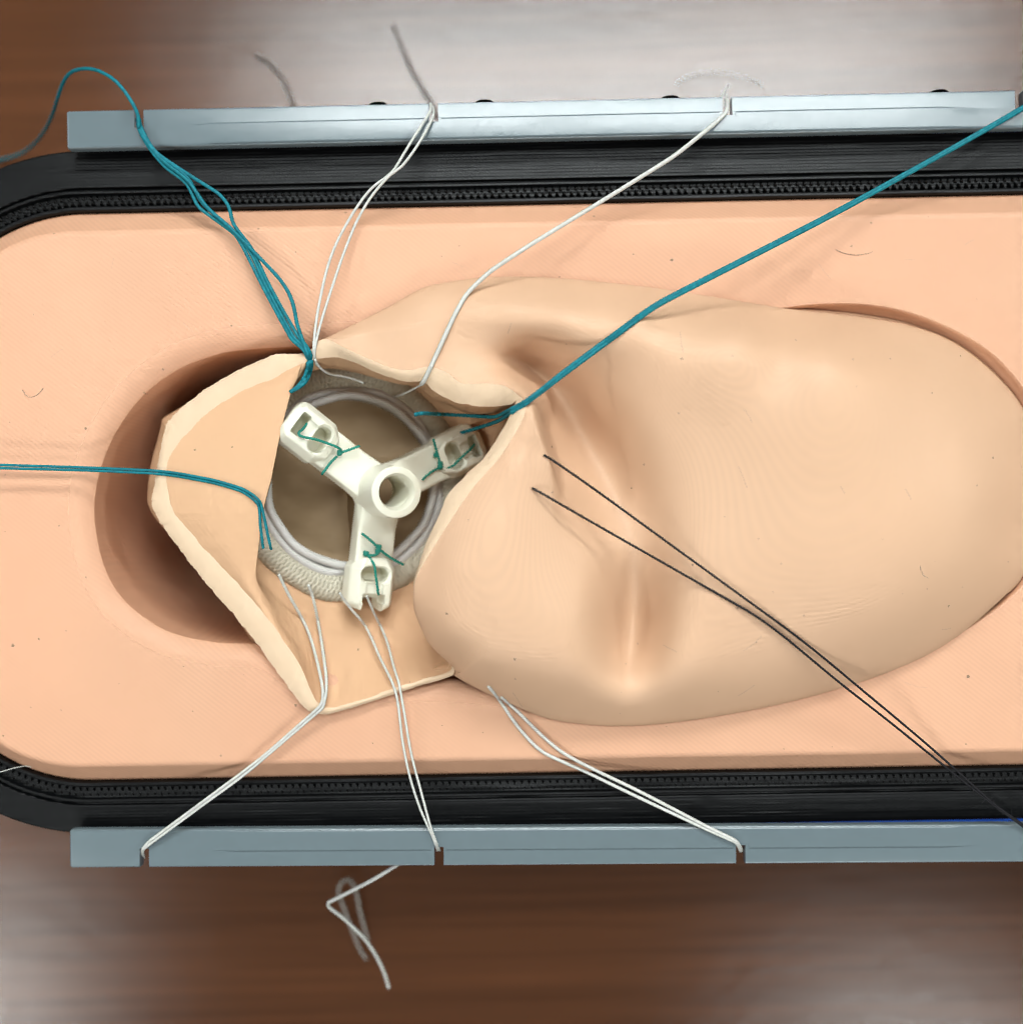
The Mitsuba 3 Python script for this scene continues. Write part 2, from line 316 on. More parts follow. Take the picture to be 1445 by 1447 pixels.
rail('suture_rail', (92, 155), (1445, 125), 57.5, (195, 612, 1028, 1442), ((262, 1370),), +1,
     'glossy grey blue notched plastic rail above the frame, brightly lit along the top', screws=(532, 684, 950, 1335))
rail('suture_rail_001', (97, 1228), (1445, 1220), 57.5, (203, 620, 1047), ((295, 1380),), -1,
     'matt grey blue notched plastic rail below the frame, nearest the bottom edge')

# ------------------------------------------------------------------ heart model
# rows around the opening: outer edge of the cut, inner edge of the cut, point further inside (fold or wall); px, py, z
ROWS = np.array([
 (434,498,2.6, 427,514,3.0, 419,538,3.0), (382,503,2.2, 382,536,2.9, 408,566,3.6), (332,526,1.8, 334,556,2.5, 399,603,4.0), (286,553,1.5, 291,586,2.2, 392,636,4.3),
 (243,589,1.4, 262,614,2.1, 387,662,4.4), (233,606,1.4, 246,636,2.0, 384,678,4.4), (224,652,1.4, 236,664,1.9, 380,692,4.4), (215,705,1.3, 240,708,1.9, 374,715,4.3),
 (246,765,1.3, 268,752,1.9, 369,745,4.0), (286,818,1.3, 312,800,1.9, 364,785,3.3), (332,871,1.3, 357,849,2.0, 366,828,2.0), (385,940,1.4, 408,915,2.0, 400,880,-.2),
 (415,982,1.5, 432,956,2.1, 425,905,-2), (434,1003,1.6, 444,988,2.1, 446,918,-3), (470,1008,1.5, 474,998,1.9, 478,922,-3.5), (530,990,1.4, 530,982,1.8, 525,922,-4),
 (590,970,1.1, 589,962,1.5, 568,918,-4.5), (640,954,.8, 636,947,.9, 604,903,-5.5),
 (603,905,4.5, 603,893,2.0, 612,872,-7), (584,856,8.0, 587,850,6.0, 620,830,-8), (592,808,10., 586,815,8.8, 628,792,-9), (613,773,11., 599,775,9.8, 637,752,-10),
 (639,732,12., 616,735,10.6, 648,717,-11), (663,696,12.5, 640,690,11., 658,688,-11), (703,650,13., 684,646,11.5, 682,652,-11), (728,612,13.4, 711,606,12., 700,622,-9),
 (743,572,13.4, 729,567,12.2, 712,592,-6),
 (734,560,10.5, 722,571,9.2, 706,583,-2), (716,547,8.6, 700,574,7.0, 692,590,-1.5), (695,542,7.6, 668,573,6.0, 672,586,-3), (653,541,7.0, 640,567,5.4, 640,574,-5),
 (627,524,6.4, 617,556,5.0, 612,562,-6), (604,518,6.0, 598,541,4.8, 590,546,-6), (578,523,5.8, 573,539,4.8, 565,543,-6), (545,517,5.4, 545,531,4.4, 540,537,-6),
 (501,498,4.6, 512,517,3.7, 505,527,-6), (467,481,3.8, 481,506,3.0, 472,521,-5), (451,481,3.3, 449,508,2.7, 444,524,-2)])
NR = len(ROWS); NT = 1500
def resample_rows(rows, n):
    """periodic interpolation of all columns along the loop, evenly in the length of the outer edge"""
    ext = np.vstack([rows[-4:], rows, rows[:5]])
    d = np.r_[0, np.cumsum(np.linalg.norm(np.diff(ext[:, :2], axis=0), axis=1) ** .75)]
    s = Akima1DInterpolator(d, ext)
    fine_t = np.linspace(d[4], d[4 + len(rows)], 6000); fine = s(fine_t)
    L = np.r_[0, np.cumsum(np.linalg.norm(np.diff(fine[:, :2], axis=0), axis=1))]
    q = np.linspace(0, L[-1], n, endpoint=False)
    tt = np.interp(q, L, fine_t)
    return s(tt), np.interp(tt, d, np.arange(len(d)) - 4.0)     # values, row index (float)
RT, RI = resample_rows(ROWS, NT)
rng = np.random.default_rng(11); RT0 = RT.copy()
nz = lambda f, seed: meshkit.noise(np.column_stack([np.arange(NT) * f, np.zeros(NT), np.full(NT, seed)]), seed) - .5
leftness = np.interp(RI, [0, .6, 11.5, 13, NR - 2, NR], [.2, 1, 1, .4, .25, .2])
saw = ((np.arange(NT) * .42) % 1.0 - .5) * np.interp(RI, [0, 1.5, 7, 9, 12, NR], [.2, 1, 1, .5, .1, .1])
dirE = RT[:, :2] - RT[:, 3:5]; dirE /= np.linalg.norm(dirE, axis=1, keepdims=True) + 1e-9
RT[:, :2] += dirE * ((nz(.13, 1) * 1.6 + nz(.4, 2) * 1.2) * leftness + saw * 1.8)[:, None]
RT[:, 3:5] += dirE * ((nz(.05, 3) * 4 + nz(.2, 4) * 1.5) * .7)[:, None]
Ew, Kw, Mw = at(RT[:, 0], RT[:, 1], RT[:, 2]), at(RT[:, 3], RT[:, 4], RT[:, 5]), at(RT[:, 6], RT[:, 7], RT[:, 8])
# ring plane of the valve
VT = math.radians(19)
VN = np.array([math.sin(VT), .02, math.cos(VT)]); VN /= np.linalg.norm(VN)
VX = np.cross([0, 1, 0], VN); VX /= np.linalg.norm(VX); VY = np.cross(VN, VX)
VC = at(497, 680, -9.5)
d = Mw - VC; d -= (d @ VN)[:, None] * VN; d /= np.linalg.norm(d, axis=1, keepdims=True)
RINGR = 18.0
Rw = VC + d * (RINGR + .4) - VN * 1.6
ks = np.ones(61) / 61                                        # smooth ring directions along the loop
Rw = np.stack([np.convolve(np.r_[Rw[-30:, k], Rw[:, k], Rw[:30, k]], ks, 'valid') for k in range(3)], 1)
under = Rw + d * 0 - np.array([0, 0, 1.0]) * 6 + d * -2
NS = 30
tt = np.linspace(0, 1, NS)
isleft = np.interp(RI, [0, 10, 12.5, 17, 18.5, NR], [1, 1, 0, 0, .6, .8])[:, None]
# inner sheet: ring -> (bulge under the fold) -> fold -> inner edge, as a spline per position
mid = (Rw + Mw) / 2 + isleft * (d * 1.6) 
key = np.stack([under, Rw, mid, Mw, (Mw * .5 + Kw * .5) + np.array([0, 0, .5]) * np.interp(RI, [0, 10, 13, 18, NR], [1, 1, -.6, 0, 0])[:, None], Kw], 1)
sheet = PchipInterpolator(np.array([0, .12, .34, .56, .78, 1.0]), key, axis=1)(tt)
put('heart_model__cavity_wall', grid(sheet, close_u=True), 'm_inner', smooth=True)
st = np.linspace(0, 1, 7)[None, :, None]
nrmE = np.array([0, 0, 1.0])
strip = Kw[:, None] * (1 - st) + Ew[:, None] * st + nrmE * (.28 * np.sin(np.pi * st))
put('heart_model__cut_edge', grid(strip, close_u=True), 'm_cut', smooth=True, label='paler sawn looking cut edge of the opening')
# outer wall of the left and lower collar, tucked below the edge
sel = np.where((RI >= -0.01) & (RI <= 18.2))[0]
E, K, D, ri = RT0[sel, :3], RT0[sel, 3:6], dirE[sel], RI[sel]
out1 = np.interp(ri, [0, 2, 3, 4, 5, 6, 7, 8, 9.5, 11, 11.8, 12.5, 18], [-10, -10, -7, 5, 13, 12, 7, -3, -10, 12, 10, -12, -12])
zz1 = np.interp(ri, [0, 11.8, 12.6, 18], [-8, -7, .5, .4])
zz2 = np.interp(ri, [0, 11.8, 12.6, 18], [-30, -30, -7, -7])
o0 = at(E[:, 0] - D[:, 0] * 4, E[:, 1] - D[:, 1] * 4, E[:, 2] - .7)
o1 = at(E[:, 0] + D[:, 0] * out1, E[:, 1] + D[:, 1] * out1, zz1)
o2 = at(E[:, 0] + D[:, 0] * (out1 - 40), E[:, 1] + D[:, 1] * (out1 - 40), zz2)
uw = PchipInterpolator([0, .12, .5, 1], np.stack([Ew[sel], o0, o1, o2], 1), axis=1)(np.linspace(0, 1, 14))
put('heart_model__outer_wall', grid(uw), 'm_inner', smooth=True)

# big lobe: outline (where it meets the pad) and cut edge as its boundary; px, py, z
OUTL = [(451,481,3.0), (476,470,1.6), (500,458,1.0), (545,435,.7), (590,410,.7), (640,397,.7), (700,391,.7), (780,392,.7), (860,399,.7), (950,410,.6), (1050,426,.3), (1114,436,-.4), (1200,446,-1.2),
        (1264,455,-1.6), (1307,466,-1.8), (1350,485,-1.8), (1393,517,-1.8), (1423,547,-1.8), (1445,577,-1.8), (1460,620,-1.8), (1469,690,-1.6), (1462,760,-1.2), (1445,813,-.6), (1414,847,.2), (1354,898,.4), (1286,937,.5),
        (1200,969,.5), (1093,997,.6), (960,1020,.6), (880,1026,.6), (820,1023,.6), (760,1011,.6), (710,990,.6), (670,971,.6), (640,954,.8)]
ol = curve(OUTL, n=900)
es = np.where(RI >= 17.0)[0]; eb = RT[es, :3]; ebi = RI[es]                # J -> tip -> top flap -> start
bound = np.vstack([eb, ol[:-1]])
bw = np.r_[np.interp(ebi, [17, 18, 19.2, 20.5, 21.5, 40], [70, 70, 60, 34, 5, 3]), np.interp(np.linspace(0, 1, len(ol) - 1), [0, .04, .12, .3, .55, .9, 1], [8, 55, 85, 100, 125, 100, 70])]
keep = np.r_[True, np.linalg.norm(np.diff(bound[:, :2], axis=0), axis=1) > .25]
bound, bw = bound[keep], bw[keep]
poly = sg.Polygon(bound[:, :2]).buffer(0)
CTRL = [  # heights of the lobe without its hollows (px, py, mm)
 (520,470,4.2), (560,470,5.5), (560,498,5.6), (610,440,6.0), (610,485,6.2), (660,430,7.2), (660,480,6.4), (720,430,8.6), (700,500,6.6), (800,430,10.), (900,450,11.5), (1050,450,11.5), (860,520,9.6),
 (1100,520,13.), (1100,620,13.6), (1200,700,13.2), (1300,640,11.6), (1380,700,9.8), (1000,600,12.), (1000,780,11.4), (1100,800,12.2), (1200,850,11.), (1000,900,10.6), (760,930,11.6), (850,980,9.8), (950,970,9.6),
 (850,760,10.2), (800,800,11.4), (900,650,10.), (1250,520,11.), (1180,470,10.6), (650,860,12.6), (700,820,13.6), (690,740,14.), (720,660,14.), (740,610,13.8), (760,640,13.), (640,800,13.), (640,910,11.4), (770,720,12.4), (1330,820,9.5)]
LIP = np.array([(732,520), (748,570), (765,610), (779,650), (786,690), (781,730), (766,780), (750,840)], float)   # right border of the lifted flap
def hollows(q):
    x, y = q[:, 0], q[:, 1]
    ss = lambda t: np.clip(t, 0, 1) ** 2 * (3 - 2 * np.clip(t, 0, 1))
    bx = np.interp(y, LIP[:, 1], LIP[:, 0]); m = ss((x - bx + 5) / 17)
    m = m + (1 - m) * ss((y - 655) / 110)
    m = m + (1 - m) * ss((572 - y) / 26)
    m = m * ss((cKDTree(eb[eb[:, 1] < 640][:, :2]).query(q)[0] - 3) / 40)
    V = np.array([(752,528,12.5,46), (785,556,15.,56), (812,600,15.,60), (845,655,11.,62), (874,710,8.,62), (893,765,6.,58), (896,805,8.5,56), (896,840,11.,54), (894,872,12.6,52), (891,905,11.4,52), (888,940,8.,54), (884,970,3.6,58), (880,1000,.6,64)], float)
    V = curve(V, n=60, kind=PchipInterpolator)                       # bed of the valley: px, py, depth, width
    dv = np.linalg.norm(q[:, None] - V[None, :, :2], axis=2) / V[None, :, 3]
    wv = np.exp(-6 * (dv - dv.min(1, keepdims=True))); wv /= wv.sum(1, keepdims=True)
    a = (wv * V[None, :, 2] * np.exp(-dv ** 2)).sum(1) * m
    return a
idx = np.where((ebi > 20.2))[0][::9]
ct = np.vstack([np.array(CTRL, float), eb[idx], ol[60:-40:25] + [0, 0, 5.0]])
rbf = RBFInterpolator(ct[:, :2] / 100, ct[:, 2], kernel='thin_plate_spline', smoothing=.02)
# mesh points: boundary, rings just inside it, interior grid
bs = bound[:, :2]; pts = [bs]
for off in (.5, 1.2, 2.2, 3.6, 5.5, 8, 11, 14.5):
    g = poly.buffer(-off, join_style=1)
    for q in getattr(g, 'geoms', [g]):
        n = int(q.exterior.length / (2.2 if off < 4 else 3.2)); pts.append(np.array([q.exterior.interpolate(s).coords[0] for s in np.linspace(0, q.exterior.length, n, endpoint=False)]))
gx, gy = np.meshgrid(np.arange(440, 1480, 3.4), np.arange(380, 1040, 3.4)); gp = np.column_stack([gx.ravel(), gy.ravel()])
gp[:, 0] += (np.arange(len(gp)) // gx.shape[1] % 2) * 1.7
inner = poly.buffer(-17); gp = gp[shapely.contains_xy(inner, gp[:, 0], gp[:, 1])]; pts.append(gp)
pts = np.vstack(pts)
tri = Delaunay(pts).simplices
cen = pts[tri].mean(1); tri = tri[shapely.contains_xy(poly.buffer(.05), cen[:, 0], cen[:, 1])]
dist, near = cKDTree(bs).query(pts)
dist[:len(bs)] = 0
H = rbf(pts / 100) - hollows(pts)
w, z0 = bw[near], bound[near, 2]
bsub, zsub, wsub = bs[::6], bound[::6, 2], bw[::6]
dd = np.linalg.norm(pts[:, None] - bsub[None], axis=2); wt = np.exp(-(dd - dd.min(1, keepdims=True)) / 9.0); wt /= wt.sum(1, keepdims=True)
f = np.clip((dist - 2) / 14, 0, 1); z0 = z0 * (1 - f) + (wt @ zsub) * f; w = w * (1 - f) + (wt @ wsub) * f
g = np.clip(dist / w, 0, 1); g = (1 - (1 - g) ** 2.7) ** .55
Zb = z0 + (H - z0) * g
Zb[:len(bs)] = bound[:, 2]
body = at(pts[:, 0], pts[:, 1], Zb)
a, b, c = body[tri[:, 0]], body[tri[:, 1]], body[tri[:, 2]]
flip = np.cross(b - a, c - a)[:, 2] < 0; tri[flip] = tri[flip][:, ::-1]
# skirt below the outline
nn = normals2(ol[:, :2]); 
if not poly.contains(sg.Point(*(ol[400, :2] - nn[400] * 5))): nn = -nn
zo = ol[:, 2]; deep = np.clip((.5 - zo) / 1.0, 0, 1)
sk = np.stack([at(ol[:, 0], ol[:, 1], zo), at(*(ol[:, :2] - nn * (3 - 8 * deep)[:, None]).T, zo - .4 - .9 * deep), at(*(ol[:, :2] + nn * (18 * deep - 14 * (1 - deep))[:, None]).T, .1 * (1 - deep) - 3.6 * deep), at(*(ol[:, :2] + nn * (44 * deep - 26 * (1 - deep))[:, None]).T, .05 * (1 - deep) - 3.8 * deep)], 1)
put('heart_model__body', join((body, tri), grid(sk, flip=True)), 'm_heart', smooth=True)
tag('heart_model', 'tan silicone heart model with its cut chamber held open by sutures in the peach pad', 'heart model')

# surface height below threads
up = sheet[:, 10:]; vis = np.concatenate([body, up[(RI > 11)][:, :].reshape(-1, 3), sheet[RI <= 11][:, 17:].reshape(-1, 3), strip[RI < 18.5].reshape(-1, 3)])
surf_pts = vis[::2]
_sx = LinearNDInterpolator(surf_pts[:, :2], surf_pts[:, 2], fill_value=-99)
def drape(rows, clear):
    r = np.array(rows, float)
    for _ in range(3):
        p = at(r[:, 0], r[:, 1], r[:, 2]); s = _sx(p[:, :2])
        r[:, 2] = np.maximum(r[:, 2], np.where(s > -50, s + clear, -99))
    return r

# ------------------------------------------------------------------ heart valve
def vp(r, a, h): return VC + VX * (r * np.cos(a))[..., None] + VY * (r * np.sin(a))[..., None] + VN * np.broadcast_to(h, np.broadcast(r, a).shape)[..., None]
A = np.linspace(0, 2 * np.pi, 360, endpoint=False)
def ringtube(rad, h, rr, rz, n=20, wob=0.0, seed=1, dis=None):
    th = np.linspace(0, 2 * np.pi, n, endpoint=False)
    w = meshkit.noise(np.column_stack([np.cos(A) * 3 + 9, np.sin(A) * 3 + 9, A * 0 + seed]), seed) - .5
    R = rad + wob * w[:, None] + rr * np.cos(th)[None]; Hh = h + wob * .6 * w[:, None] + rz * np.sin(th)[None]
    AA = np.broadcast_to(A[:, None], R.shape)
    return grid(vp(R, AA, Hh), close_u=True, close_v=True)
put('heart_valve__rim', ringtube(13.9, 1.0, .7, .85, wob=.5, seed=4), 'm_cloth', smooth=True, label='smooth white inner rim of the valve')
put('heart_valve__cuff', ringtube(14.95, .2, .8, .9, wob=1.0, seed=6), 'm_cloth', smooth=True)
# knitted sewing ring: torus with knit loops as relief
NA, NB = 900, 44
a2, t2 = np.meshgrid(np.linspace(0, 2 * np.pi, NA, endpoint=False), np.linspace(0, 2 * np.pi, NB, endpoint=False), indexing='ij')
ww = meshkit.noise(np.stack([np.cos(a2) * 4 + 9, np.sin(a2) * 4 + 9, a2 * 0], -1), 8) - .5
q1, q2 = a2 * 150, t2 * 11
hole = np.maximum(0, np.cos(q1 + np.pi * (np.floor(q2 / (2 * np.pi)) % 2)) * np.cos(q2)) ** 2
rr = 2.65 - .45 * hole + .5 * ww
put('heart_valve__sewing_ring', grid(vp(17.25 + rr * np.cos(t2) + .5 * ww, a2, -1.0 + rr * .85 * np.sin(t2)), close_u=True, close_v=True), 'm_knit', smooth=True,
    label='knitted cream sewing ring around the valve')
A1, A2, A3 = math.radians(140), math.radians(22), math.radians(270)
for i, (a0, a1) in enumerate(((A2, A1), (A1, A3 + 0), (A3 - 2 * np.pi, A2))):
    r, aa = np.meshgrid(np.linspace(0, 1, 40), np.linspace(a0, a1, 80), indexing='ij')
    u = (aa - a0) / (a1 - a0)
    edge = np.minimum(u, 1 - u) * 2
    hh = -2.2 - 4.2 * (1 - r ** 2) + 1.4 * (1 - np.clip(edge * 4 * (r + .15), 0, 1)) ** 2 * (r > -1) - .8 * np.sin(np.pi * u) * np.sin(np.pi * r)
    put('heart_valve__leaflet' + (f'_{i:03d}' if i else ''), grid(vp(r * 14.2, aa, hh)), 'm_leaflet', smooth=True)
put('heart_valve__stent', grid(np.stack([vp(A * 0 + r, A, A * 0 + h) for r, h in ((13.5, 1.2), (13.7, -3), (14.5, -7), (16.5, -4), (17, -1))], 1), close_u=True), 'm_cloth', smooth=True)
# holder
HT = math.radians(27)
HN = np.array([math.sin(HT), -.06, math.cos(HT)]); HN /= np.linalg.norm(HN)
HB = at(537, 693, -4.8)
def onplane(px, py, h=0.0):
    o = at(px, py, 0); dd = o - CAM; t = ((HB + HN * h - CAM) @ HN) / (dd @ HN); return CAM + dd * t
HUB_H = 8.6
hub = Manifold.cylinder(HUB_H, 4.35, 4.05, 64).translate((0, 0, -1.2))
hub = hub + Manifold.revolve(CrossSection([[(0, 0), (4.05, 0), (4.05, .0), (3.95, .25), (3.7, .35), (0, .35)]]), 64).translate((0, 0, HUB_H - 1.2))
hole = Manifold.cylinder(20, 2.5, 2.5, 48).translate((0, 0, -9)) + Manifold.cylinder(1.2, 2.5, 3.0, 48).translate((0, 0, HUB_H - 1.9))
for k in range(7):
    hole = hole + Manifold.revolve(CrossSection([[(0, -.4), (2.5, -.4), (2.78, 0), (2.5, .4), (0, .4)]]), 48).translate((0, 0, HUB_H - 3.0 - k * .85))
hub = hub - hole
HX = np.cross([0, 1, 0], HN); HX /= np.linalg.norm(HX); HY = np.cross(HN, HX)
put('heart_valve__holder', placed(hub, HB, HX, HY, HN), 'm_holder', smooth=32, label='ivory plastic three armed valve holder with a threaded hub')
ENDS = [((437, 612), 1), ((650, 638), 2), ((525, 826), 3)]
ARMS = []
for i, ((ex, ey), kind) in enumerate(ENDS):
    e = onplane(ex, ey, .8); ax = e - (HB + HN * .8); Ln = np.linalg.norm(ax); ax /= Ln
    ay = np.cross(HN, ax)
    W, BW = 3.15, 3.75
    bar = rounded((0, -W, -3.0), (Ln, W, 1.0), .55, 14)
    root = Manifold.batch_hull([Manifold.cylinder(2.4, 3.9, 3.3, 32).translate((0, 0, -.4)), rounded((2, -W, -2), (6.5, W, 1.0), .5, 10)])
    blk = Manifold.batch_hull([rounded((Ln - 3.6, -BW, -3.4), (Ln + 3.9, BW, 1.6), 1.3, 18), rounded((Ln - 2.8, -BW + .9, -3.4), (Ln + 3.3, BW - .8, 2.5), .55, 14), rounded((Ln - 4.4, -BW + 1.6, 0), (Ln + 4.2, BW - 1.6, 2.0), .6, 14)])
    arm = bar + root + blk
    oval = Manifold.batch_hull([Manifold.cylinder(9, 1.15, 1.35, 28).translate((Ln - 1.7, s, -1.3)) for s in (-1.0, 1.0)])
    flare = Manifold.batch_hull([Manifold.cylinder(.8, 1.2, 1.75, 28).translate((Ln - 1.7, s, 1.9)) for s in (-1.0, 1.0)])
    slot = rounded((Ln + 1.35, -1.9, -.6), (Ln + 2.95, 1.9, 4), .3, 10)
    pan = rounded((Ln - .4, -1.5, 1.75), (Ln + 2.0, 1.5, 5), .5, 12)
    arm = arm - oval - flare - slot - pan
    if kind == 3: arm = arm - rounded((Ln + 2.2, -1.7, -5), (Ln + 6, 1.7, 5), .3, 10)
    arm = arm - Manifold.cylinder(20, 3.2, 3.2, 32).translate((0, 0, -9))
    put('heart_valve__holder__arm' + (f'_{i:03d}' if i else ''), placed(arm, HB, ax, ay, HN), 'm_holder', smooth=32)
    ARMS.append((ax, ay, Ln))
# green stitches that tie the arms
def stitch(k, polylines, knots, h=1.35):
    ms = []
    for pl in polylines:
        p = np.array([onplane(x, y, hh + .32) for x, y, hh in pl]); ms.append(tube(curve(p, step=.2, kind=PchipInterpolator) if len(p) > 2 else np.linspace(p[0], p[1], 12), .2, 8))
    for x, y, hh in knots:
        c = onplane(x, y, hh + .3)
        for j in range(5):
            th = np.linspace(0, 2 * np.pi, 20); u1 = HX * math.cos(j * 1.9) + HY * math.sin(j * 1.9); n2 = np.cross(HN, u1)
            q = c + u1 * (j - 2) * .11 + np.cos(th)[:, None] * n2 * .32 + np.sin(th)[:, None] * HN * .26
            ms.append(tube(q, .17, 7))
    put('heart_valve__stitch' + (f'_{k:03d}' if k else ''), join(*ms), 'm_green', smooth=True, label=None)
stitch(0, [[(434, 598, 1.2), (427, 607, 2.0), (422, 612, 2.7), (422, 613, 2.7), (450, 622, 2.75), (478, 633, 2.65), (482, 636, 1.9), (479, 642, 1.4)], [(480, 640, 1.4), (492, 636, 1.6), (508, 630, 1.8)],
           [(476, 645, 1.4), (466, 655, 1.4), (457, 667, 1.2), (455, 670, .4)]], [(480, 640, 1.4)])
stitch(1, [[(670, 628, 2.0), (663, 636, 2.8), (648, 650, 2.75), (640, 658, 2.4), (632, 661, 1.6), (625, 659, 1.35)], [(622, 655, 1.4), (617, 638, 1.6), (612, 620, 1.7)], [(620, 661, 1.4), (608, 668, 1.4), (597, 678, 1.5)]], [(622, 655, 1.4), (622, 660, 1.5), (616, 643, 1.3)])
stitch(2, [[(535, 840, 1.6), (534, 836, 2.7), (531, 815, 2.8), (529, 800, 2.6), (524, 791, 1.5), (517, 782, 1.25)], [(517, 783, 1.3), (526, 785, 1.4), (533, 783, 1.5), (535, 774, 1.5)], [(534, 774, 1.5), (524, 764, 1.6), (511, 754, 1.7)],
           [(536, 776, 1.5), (550, 787, 1.5), (560, 793, 1.2), (570, 798, .6)]], [(535, 773, 1.5), (534, 779, 1.45), (517, 782, 1.25)])
tag('heart_valve', 'round tissue heart valve with white three armed holder inside the cut open chamber', 'heart valve')

# ------------------------------------------------------------------ sutures
def suture(key, strands, r, bsdf, label, group=None, clear=None, step=.14, braid=.07, single=False):
    r = r * .78
    for i, s in enumerate(strands):
        s = np.array(s, float)
        c = curve(s, step=1.6); c = drape(c, (clear if clear is not None else r) + .05)
        p = at(c[:, 0], c[:, 1], c[:, 2]); p = curve(p, step=step)
        m = tube(p, r, 10, braid, pitch=2.6 * r)
        k = key if single else key + '__strand' + (f'_{i:03d}' if i else '')
        put(k, m, bsdf, smooth=True)
    tag(key, label, 'suture', group)
ZR = -.9
suture('teal_suture', [
    [(196,168,ZR-1.5), (199,184,ZR+.4), (222,216,.2), (264,250,.8), (289,290,1.2), (324,322,1.6), (352,354,2.0), (376,404,2.4), (414,474,3.0), (433,495,3.4), (438,512,2.0), (432,534,-1), (414,552,-6)],
    [(197,168,ZR-1.5), (201,183,ZR+.5), (227,220,.3), (272,250,.9), (304,270,1.2), (321,288,1.4), (331,318,1.7), (357,354,2.0), (381,404,2.5), (418,470,3.1), (436,494,3.5), (440,512,2.0), (436,532,-1), (418,550,-6)],
    [(195,168,ZR-1.5), (198,186,ZR+.4), (230,232,.3), (262,258,.7), (286,297,1.1), (304,310,1.3), (326,326,1.6), (347,356,2.0), (371,404,2.4), (410,476,3.0), (431,498,3.4), (435,514,2.0), (428,536,-1), (410,554,-6)],
    [(198,184,ZR+.5), (225,222,.5), (266,256,1.2), (296,296,1.6), (330,326,2.2), (361,358,2.5), (386,384,2.7), (402,404,2.9), (414,430,3.1), (421,462,3.3), (433,496,3.8), (438,516,1.8), (430,538,-2)],
    [(196,180,ZR+.6), (194,160,ZR+1.2), (185,142,.6), (167,118,.4), (142,101,-1), (116,97,-4), (96,106,-8), (84,130,-13), (74,162,-20), (58,192,-29), (36,213,-38), (8,224,-44.5), (-60,232,-45.4)]],
    .36, 'm_teal', 'teal suture bundle at upper left looping over the first upper rail notch')
suture('teal_suture_001', [
    [(1452,146,ZR), (1436,156,ZR+.5), (1300,233,1.5), (1150,314,5), (1000,391,9), (940,422,11), (870,470,10.5), (800,522,11.5), (742,567,13.9), (722,578,10), (705,587,5), (690,589,1.5), (655,587,-4), (600,584,-8), (585,586,-13)],
    [(1452,148,ZR-.1), (1436,159,ZR+.4), (1300,236,1.5), (1150,318,5), (1000,395,9), (940,426,11), (870,475,10.5), (800,527,11.5), (742,571,13.6), (724,582,10), (712,590,6), (698,597,1), (680,603,-3), (650,612,-9)]],
    .37, 'm_teal', 'long teal suture running from the tip of the flap to the upper right corner')
suture('teal_suture_002', [
    [(-60,655,3.2), (0,657,3), (100,660,2.8), (200,664,2.5), (228,666,2.2), (290,676,3), (335,688,4.2), (358,700,4.8), (369,714,4.4), (375,740,.5), (381,768,-2.5), (383,776,-4)],
    [(-60,660,3.1), (0,661.5,2.9), (100,664,2.7), (200,668,2.4), (228,670,2.1), (290,680,2.9), (335,692,4.1), (356,704,4.7), (366,717,4.4), (368,745,.5), (372,775,-4)]],
    .26, 'm_teal', 'teal suture crossing the left flap straight out to the left picture edge', clear=.26)
suture('white_suture', [
    [(608,146,ZR-2), (607,158,ZR+.3), (577,206,.2), (559,236,.6), (521,270,1), (498,302,1.4), (467,364,2), (450,434,2.8), (443,492,3.6), (446,510,2), (453,520,.3), (466,528,-2), (488,532,-4.5), (503,536,-7), (514,541,-11.5)],
    [(611,150,ZR-2), (611,166,ZR+.3), (587,209,.2), (569,233,.6), (548,250,.9), (517,289,1.2), (498,326,1.6), (477,382,2.1), (455,450,2.8), (447,480,3.5), (444,500,3.3), (448,516,1)]],
    .27, 'm_white', 'slack pair of white sutures from the second upper notch to the top of the opening')
suture('white_suture_001', [
    [(1026,140,ZR-2.5), (1024,160,ZR+.2), (1000,182,ZR+.9), (940,228,1.2), (840,290,3), (760,339,4.6), (700,378,5.6), (670,404,5.6), (655,422,6), (636,458,6.8), (610,515,6.4), (599,538,5.4), (595,543,4.2)],
    ],
    .42, 'm_white', 'single taut white suture from the third upper notch to the middle of the top flap')
put('white_suture_001__inner_end', tube(curve(P3([(600,537,5.3), (594,544,3.6), (585,549,.5), (573,555,-4), (562,559,-8.5), (556,561,-12)]), step=.14), .17, 8), 'm_white', smooth=True)
suture('white_suture_002', [
    [(394,812,-5.6), (404,833,-6.3), (432,885,-3.6), (448,935,-.2), (455,968,2), (456,985,2.7), (450,1000,2.6), (430,1018,2), (360,1078,1.4), (280,1138,.4), (215,1186,ZR+.4), (203,1198,ZR), (202,1212,ZR-3)],
    [(436,827,-7), (443,848,-7.4), (453,900,-2.8), (460,948,.8), (461,975,2.4), (459,988,2.7), (453,1003,2.5), (432,1021,1.9), (362,1081,1.3), (282,1141,.3), (217,1189,ZR+.3), (204,1199,ZR-.1), (203,1212,ZR-3)]],
    .30, 'm_white', 'pair of white sutures at lower left running to the first lower notch')
suture('white_suture_003', [
    [(480,838,-8.6), (490,853,-8.3), (518,888,-5.2), (538,932,-1), (552,960,1.6), (561,988,2.0), (569,1050,1.6), (577,1090,1.1), (594,1144,.2), (613,1187,ZR+.3), (618,1202,ZR-2)],
    [(518,842,-9.6), (527,863,-8.8), (545,902,-3.6), (557,945,.6), (564,968,1.8), (570,1002,1.9), (580,1061,1.5), (594,1116,.8), (608,1168,0), (615,1188,ZR+.3), (621,1202,ZR-2)]],
    .25, 'm_white', 'pair of white sutures at the bottom centre running to the second lower notch')
